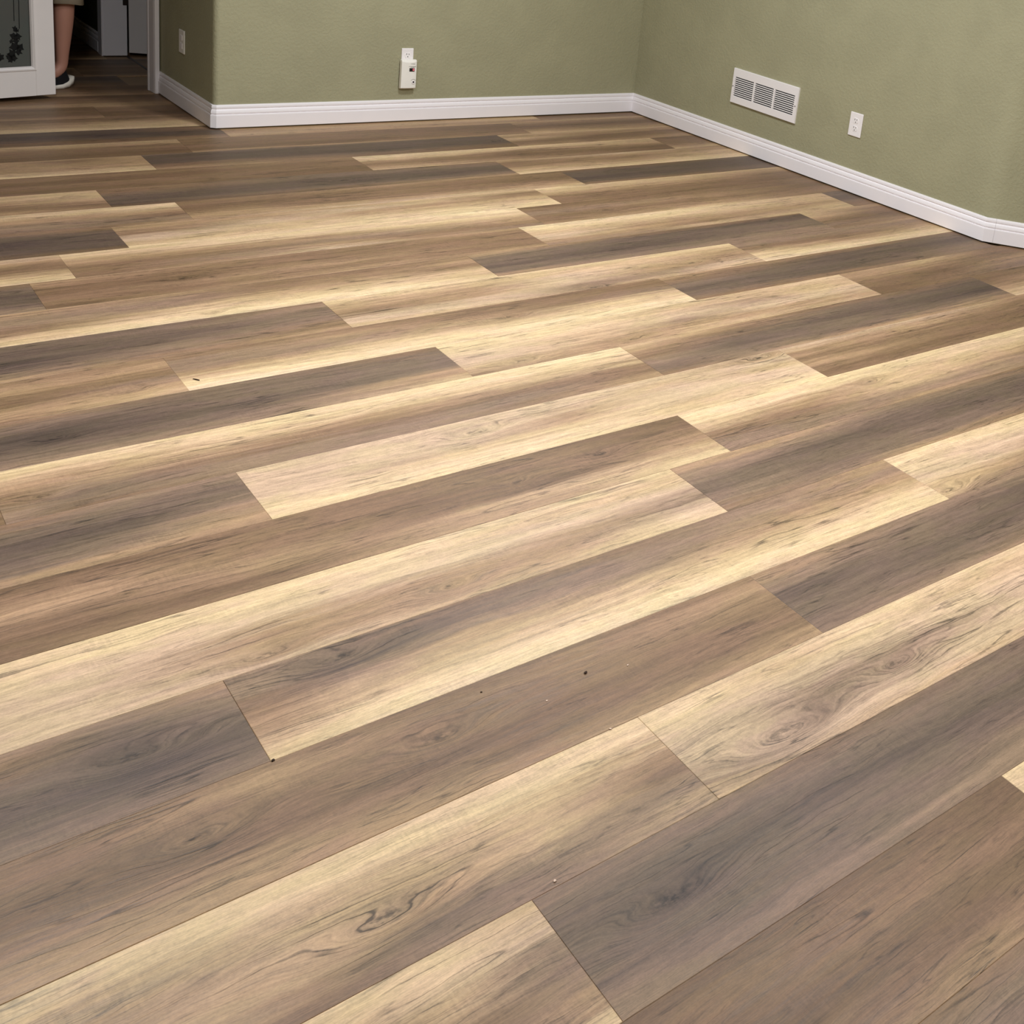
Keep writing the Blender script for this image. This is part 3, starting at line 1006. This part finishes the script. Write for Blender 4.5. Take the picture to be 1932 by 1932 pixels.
cs = casing('trim_1', [(7.905, 24.02), (7.89, 24.08), (7.875, 24.36), (7.855, 24.40), (7.86, 24.47), (7.98, 24.49), (7.995, 24.02)], 9.0)
# near jamb lining and far jamb lining with rounded foot, seen through the opening
struct(prism('trim_2', [(7.98, 24.49), (8.50, 24.49), (8.50, 24.57), (7.98, 24.57)], 0.006, 8.9, M['trim']))
jamb = struct(box('trim_3', 7.90 * W, 8.47 * W, 28.36 * W, 28.455 * W, 0.002, 8.9 * W, M['trim'], None, .004, 2))
struct(prism('trim_4', [(7.86, 28.36), (7.93, 28.40), (7.93, 28.74), (7.87, 28.74)], 0.006, 8.9, M['trim']))
struct(prism('trim_5', [(7.87, 24.49), (8.47, 24.49), (8.47, 28.36), (7.87, 28.36)], 8.9, 9.0, M['trim']))
# hinge leaf on the far jamb
bm = bmesh.new()
bm_box(bm, 8.372 * W, 8.50 * W, 28.352 * W, 28.361 * W, 1.30 * W, 1.30 * W + .10, .002)
hg = from_bm('hinge', bm, M['metal'], jamb)

# bathroom door standing open behind the jamb
t = struct(bpy.data.objects.new('door_2', None))
COL.objects.link(t)
t.location = V(8.515, 28.40, 0)
t.rotation_euler = (0, 0, math.radians(-25))
t['label'] = 'grey-white flush door standing ajar in the dark hall doorway'
box('door_slab', 0.0, .76, 0, .035, .018, 2.03, M['door'], t, .002)
bm = bmesh.new()
bm_cyl(bm, (.70, .95), .025, -.055, -.005, 'y', 16)
from_bm('knob', bm, M['metal'], t)

# threshold strip between hall and bathroom floors
struct(box('trim_6', 8.44 * W, 8.50 * W, 24.6 * W, 28.34 * W, -0.004, 0.0015, M['metal'], None, .0008))


# ------------------------------------------------------------------ person in the hall
def skin_mesh(name, verts, edges, radii, mat, parent, sub=2, root=0):
    me = bpy.data.meshes.new(name)
    me.from_pydata(verts, edges, [])
    o = link_obj(name, me, mat, parent)
    md = o.modifiers.new('Skin', 'SKIN')
    md.use_smooth_shade = True
    sv = me.skin_vertices[0].data
    for i, r in enumerate(radii):
        sv[i].radius = (r, r) if not isinstance(r, tuple) else r
        sv[i].use_root = (i == root)
    sd = o.modifiers.new('Subdivision', 'SUBSURF')
    sd.levels = sub
    sd.render_levels = sub
    bpy.context.view_layer.update()
    dg = bpy.context.evaluated_depsgraph_get()
    me2 = bpy.data.meshes.new_from_object(o.evaluated_get(dg))
    o.modifiers.clear()
    o.data = me2
    if not me2.materials:
        me2.materials.append(mat)
    for p in me2.polygons:
        p.use_smooth = True
    return o


def person():
    t = thing('person', 'person in khaki knee shorts and black slip-on shoes walking behind the glazed door', 'person',
              V(6.33, 24.92, 0), math.radians(4))
    # local axes: the person faces -x, left side is -y (towards the camera)
    v, e, r = [], [], []

    def add(p, rad, link=None):
        v.append(p)
        r.append(rad)
        if link is not None:
            e.append((link, len(v) - 1))
        return len(v) - 1
    pel = add((-.06, .08, .90), .13)
    wa = add((-.06, .08, 1.06), .125, pel)
    chs = add((-.06, .08, 1.27), .15, wa)
    nk0 = add((-.06, .08, 1.43), .075, chs)
    nk1 = add((-.075, .08, 1.50), .056, nk0)
    hd0 = add((-.085, .08, 1.58), .075, nk1)
    hd1 = add((-.085, .08, 1.67), .098, hd0)
    hd2 = add((-.075, .08, 1.745), .080, hd1)
    add((-.20, .08, 1.635), .014, hd1)                    # nose
    # near (left) leg straight under the body, far (right) leg swung forward
    for hip, knee, ank, toe in (((-.045, -.005, .84), (-.018, -.02, .47), (-.036, -.01, .10), (-.15, -.04, .045)),
                                ((-.08, .165, .84), (-.26, .165, .49), (-.40, .165, .11), (-.53, .165, .06))):
        h_ = add(hip, .088, pel)
        k0 = add(tuple(a * .5 + b * .5 for a, b in zip(hip, knee)), .074, h_)
        k1 = add(knee, .054, k0)
        c0 = add(tuple(a * .70 + b * .30 for a, b in zip(knee, ank)), .054, k1)
        c0b = add(tuple(a * .45 + b * .55 for a, b in zip(knee, ank)), .045, c0)
        c1 = add(tuple(a * .15 + b * .85 for a, b in zip(knee, ank)), .033, c0b)
        a_ = add(ank, .035, c1)
        add(toe, .032, a_)
    for s, fwd in ((-1, .10), (1, -.12)):
        sh = add((-.05, .08 + s * .17, 1.385), .062, chs)
        el = add((-.03 + fwd * .3, .08 + s * .225, 1.10), .042, sh)
        wr = add((-.06 - fwd, .08 + s * .235, .86), .028, el)
        pm = add((-.07 - fwd * 1.1, .08 + s * .235, .795), .030, wr)
        for j, (dx, ln) in enumerate(((-.026, .070), (-.009, .080), (.009, .074), (.025, .060))):
            f0 = add((-.07 - fwd * 1.1 + dx, .08 + s * .235, .760), .0095, pm)
            f1 = add((-.075 - fwd * 1.1 + dx, .08 + s * .228, .760 - ln * .55), .0085, f0)
            add((-.083 - fwd * 1.1 + dx, .08 + s * .215, .760 - ln), .0075, f1)
        th0 = add((-.105 - fwd * 1.1, .08 + s * .225, .800), .0105, pm)
        add((-.122 - fwd * 1.1, .08 + s * .212, .765), .0090, th0)
    skin_mesh('body', v, e, r, M['skin'], t, 2)

    def tube(name, rings, mat, parent, seg=18, cap=(True, True), thick=0.0):
        bm = bmesh.new()
        RR = []
        for (cx_, cy_, cz_, rx, ry) in rings:
            RR.append([bm.verts.new((cx_ + rx * math.cos(2 * math.pi * i / seg), cy_ + ry * math.sin(2 * math.pi * i / seg), cz_)) for i in range(seg)])
        for a, b in zip(RR[:-1], RR[1:]):
            for i in range(seg):
                bm.faces.new((a[i], a[(i + 1) % seg], b[(i + 1) % seg], b[i]))
        if cap[0]:
            bm.faces.new(RR[0][::-1])
        if cap[1]:
            bm.faces.new(RR[-1])
        return from_bm(name, bm, mat, parent, True)
    # shorts: two flared legs joined at a waist, as one cloth mesh
    bm = bmesh.new()
    seg = 20

    def ringv(c, rx, ry, dz=0.0):
        return [bm.verts.new((c[0] + rx * math.cos(2 * math.pi * i / seg), c[1] + ry * math.sin(2 * math.pi * i / seg),
                              c[2] + dz * math.cos(2 * math.pi * i / seg) + 0.004 * math.sin(3 * 2 * math.pi * i / seg))) for i in range(seg)]

    def skinrings(L, open_=False):
        for a, b in zip(L[:-1], L[1:]):
            for i in range(seg):
                bm.faces.new((a[i], a[(i + 1) % seg], b[(i + 1) % seg], b[i]))
    skinrings([ringv((-.06, .08, 1.02), .135, .165), ringv((-.06, .08, .95), .150, .185), ringv((-.06, .08, .83), .160, .195),
               ringv((-.06, .08, .775), .13, .17)])
    for hip, kn in (((-.045, -.005, .84), (-.022, -.018, .437)), ((-.08, .165, .84), (-.255, .165, .47))):
        L = []
        for k, (tt, rr) in enumerate(((0, .112), (.35, .108), (.7, .098), (1.0, .094), (1.0, .086), (.93, .086))):
            c = tuple(a * (1 - tt) + b * tt for a, b in zip(hip, kn))
            L.append(ringv(c, rr, rr * .95, -.006 if k >= 2 else 0))
        skinrings(L)
    from_bm('shorts', bm, M['shorts'], t, True)
    tube('shirt', [(-.06, .08, .93, .150, .190), (-.06, .08, 1.06, .142, .185), (-.06, .08, 1.27, .165, .215), (-.06, .08, 1.38, .13, .225),
                   (-.06, .08, 1.44, .09, .13), (-.065, .08, 1.475, .068, .075)], M['shirt'], t, 20, (False, False))
    for s in (-1, 1):
        tube('sleeve', [(-.045, .08 + s * .185, 1.41, .07, .05), (-.045, .08 + s * .205, 1.32, .074, .066), (-.04, .08 + s * .222, 1.18, .066, .062)],
             M['shirt'], t, 16, (True, False))
    # hair cap
    bm = bmesh.new()
    bmesh.ops.create_uvsphere(bm, u_segments=20, v_segments=12, radius=.108)
    for vv in bm.verts:
        vv.co = Vector((vv.co.x * .98 - .070, vv.co.y * .9 + .08, vv.co.z * 1.0 + 1.712))
    bmesh.ops.delete(bm, geom=[vv for vv in bm.verts if vv.co.z < 1.655 or (vv.co.z < 1.715 and vv.co.x < -.12)], context='VERTS')
    from_bm('hair', bm, M['hair'], t, True)
    for s in (-1, 1):
        bm = bmesh.new()
        bmesh.ops.create_uvsphere(bm, u_segments=10, v_segments=6, radius=.011)
        for vv in bm.verts:
            vv.co = Vector((vv.co.x - .172, vv.co.y + .08 + s * .034, vv.co.z + 1.665))
        from_bm('eye', bm, M['black'], t, True)
        bm = bmesh.new()
        bmesh.ops.create_uvsphere(bm, u_segments=10, v_segments=8, radius=.03)
        for vv in bm.verts:
            vv.co = Vector((vv.co.x * .6 - .075, vv.co.y * .35 + .08 + s * .098, vv.co.z + 1.645))
        from_bm('ear', bm, M['skin'], t, True)
    box('mouth', -.178, -.168, .058, .102, 1.592, 1.598, M['hair'], t, .002)

    # shoes: lofted along the foot, with a thick sole that kicks up at the heel
    def shoe(cx_, cy_, lift, rot, yaw=4):
        st = [(.075, .000, .028, .055, .062), (.055, .0, .036, .095, .115), (.02, .0, .039, .100, .108), (-.03, .0, .040, .110, .122), (-.075, .0, .043, .105, .112),
              (-.13, .0, .047, .062, .066), (-.175, .0, .043, .052, .054), (-.205, .0, .030, .040, .042)]
        seg = 12
        u = bmesh.new()
        rr = []
        for x, y, hw, hz, top in st:
            ring = []
            for i in range(seg):
                a = math.pi * i / (seg - 1)
                ring.append(u.verts.new((x, y + hw * math.cos(a) * (1 - .25 * math.sin(a)), .016 + (top - .016) * math.sin(a) ** .75)))
            rr.append(ring)
        for a, b in zip(rr[:-1], rr[1:]):
            for i in range(seg - 1):
                u.faces.new((a[i], a[i + 1], b[i + 1], b[i]))
        u.faces.new(rr[0])
        u.faces.new(rr[-1][::-1])
        o = from_bm('shoe', u, M['shoe'], t, True)
        so = bmesh.new()
        prof = [(.098, .026, .036, .058), (.090, .032, .020, .056), (.065, .038, .006, .036), (.03, .041, 0.0, .024), (-.04, .043, 0.0, .021),
                (-.10, .047, 0.0, .021), (-.15, .049, .001, .022), (-.19, .044, .006, .026), (-.215, .028, .014, .030)]
        L = []
        for x, hw, z0, z1 in prof:
            L.append([so.verts.new(p) for p in ((x, -hw, z1), (x, -hw * 1.06, (z0 + z1) / 2), (x, -hw * .92, z0), (x, hw * .92, z0), (x, hw * 1.06, (z0 + z1) / 2), (x, hw, z1))])
        for a, b in zip(L[:-1], L[1:]):
            for i in range(6):
                so.faces.new((a[i], a[(i + 1) % 6], b[(i + 1) % 6], b[i]))
        so.faces.new(L[0])
        so.faces.new(L[-1][::-1])
        s_ = from_bm('sole', so, M['sole'], o, True)
        o.location = (cx_, cy_, lift)
        o.rotation_euler = (0, rot, math.radians(yaw))
        return o
    shoe(-.077, -.012, 0.0, 0.0, 16)
    shoe(-.42, .165, 0.004, math.radians(0))
    return t


person()

# ------------------------------------------------------------------ bits of debris left from the laying
def crumb(x, y, size, mat, label, seed, stick=False):
    rnd = random.Random(seed)
    bm = bmesh.new()
    bmesh.ops.create_icosphere(bm, subdivisions=1, radius=1.0)
    for vv in bm.verts:
        k = rnd.uniform(.7, 1.15)
        sx, sy, sz = (size * 3.2, size * .55, size * .5) if stick else (size * 1.5, size, size * .6)
        vv.co = Vector((vv.co.x * sx * k, vv.co.y * sy * k, vv.co.z * sz * k + sz * .8))
    o = from_bm('splinter' if stick else 'crumb', bm, mat)
    o.location = V(x, y, 0)
    o.rotation_euler = (0, 0, rnd.uniform(-.6, .6) if not stick else math.radians(-50))
    tag(o, label, 'debris')
    return o


M['crumb_dark'] = mat_paint('dark_crumb', hexlin(52, 38, 30), .8, .2)
M['crumb_pale'] = mat_paint('pale_crumb', hexlin(226, 200, 180), .7, .2)
crumb(5.15, 2.64, .0032, M['crumb_dark'], 'dark brown crumb, the largest speck on the brown plank at centre right', 1)
crumb(4.31, 2.87, .0016, M['crumb_dark'], 'tiny dark speck on the brown plank, left of the larger dark crumb', 2)
crumb(5.51, 2.54, .0017, M['crumb_pale'], 'tiny pale crumb on the brown plank, right of the largest dark crumb', 3)
crumb(4.95, 2.0, .0018, M['crumb_pale'], 'tiny pale crumb on the seam between brown and cream planks', 4)
crumb(4.70, 2.52, .0015, M['crumb_pale'], 'tiny pale crumb in the middle of the brown plank below the dark crumb', 5)
crumb(3.82, 1.04, .0022, M['crumb_pale'], 'pale crumb near the lower end joint of the dark grey plank', 6)
crumb(2.70, 2.995, .0030, M['crumb_dark'], 'dark chip at the corner where a cream and a dark plank end meet', 7)
crumb(4.14, 9.24, .0040, M['crumb_dark'], 'thin dark splinter lying on the cream end of a far plank', 8, True)


# ------------------------------------------------------------------ ceiling lamps
def lamp(i, x, y, p):
    t = thing('ceiling_light', ('round white flush ceiling light nearest the back wall of the room', 'round white flush ceiling light over the middle of the room',
                                'round white flush ceiling light on the left side of the room', 'round white flush ceiling light behind the camera',
                                'dim round ceiling light in the bathroom behind the ajar door')[i], 'lamp', V(x, y, CEIL), 0, 'flush ceiling lights')
    r = 0.17
    bm = bmesh.new()
    bm_cyl(bm, (0, 0), r + .02, -.03, 0, 'z', 32)
    from_bm('canopy', bm, M['plastic'], t)
    ld = bpy.data.lights.new('bulb', 'AREA')
    ld.shape = 'DISK'
    ld.size = 2 * r
    ld.energy = p
    ld.color = LIGHT_COL
    lo = bpy.data.objects.new('bulb', ld)
    COL.objects.link(lo)
    lo.parent = t
    lo.location = (0, 0, -.05)
    bm = bmesh.new()
    bm_cyl(bm, (0, 0), r, -.045, -.03, 'z', 32)
    from_bm('diffuser', bm, M['plastic'], t)


for i, (x, y, p) in enumerate(LIGHTS):
    lamp(i, x, y, p)
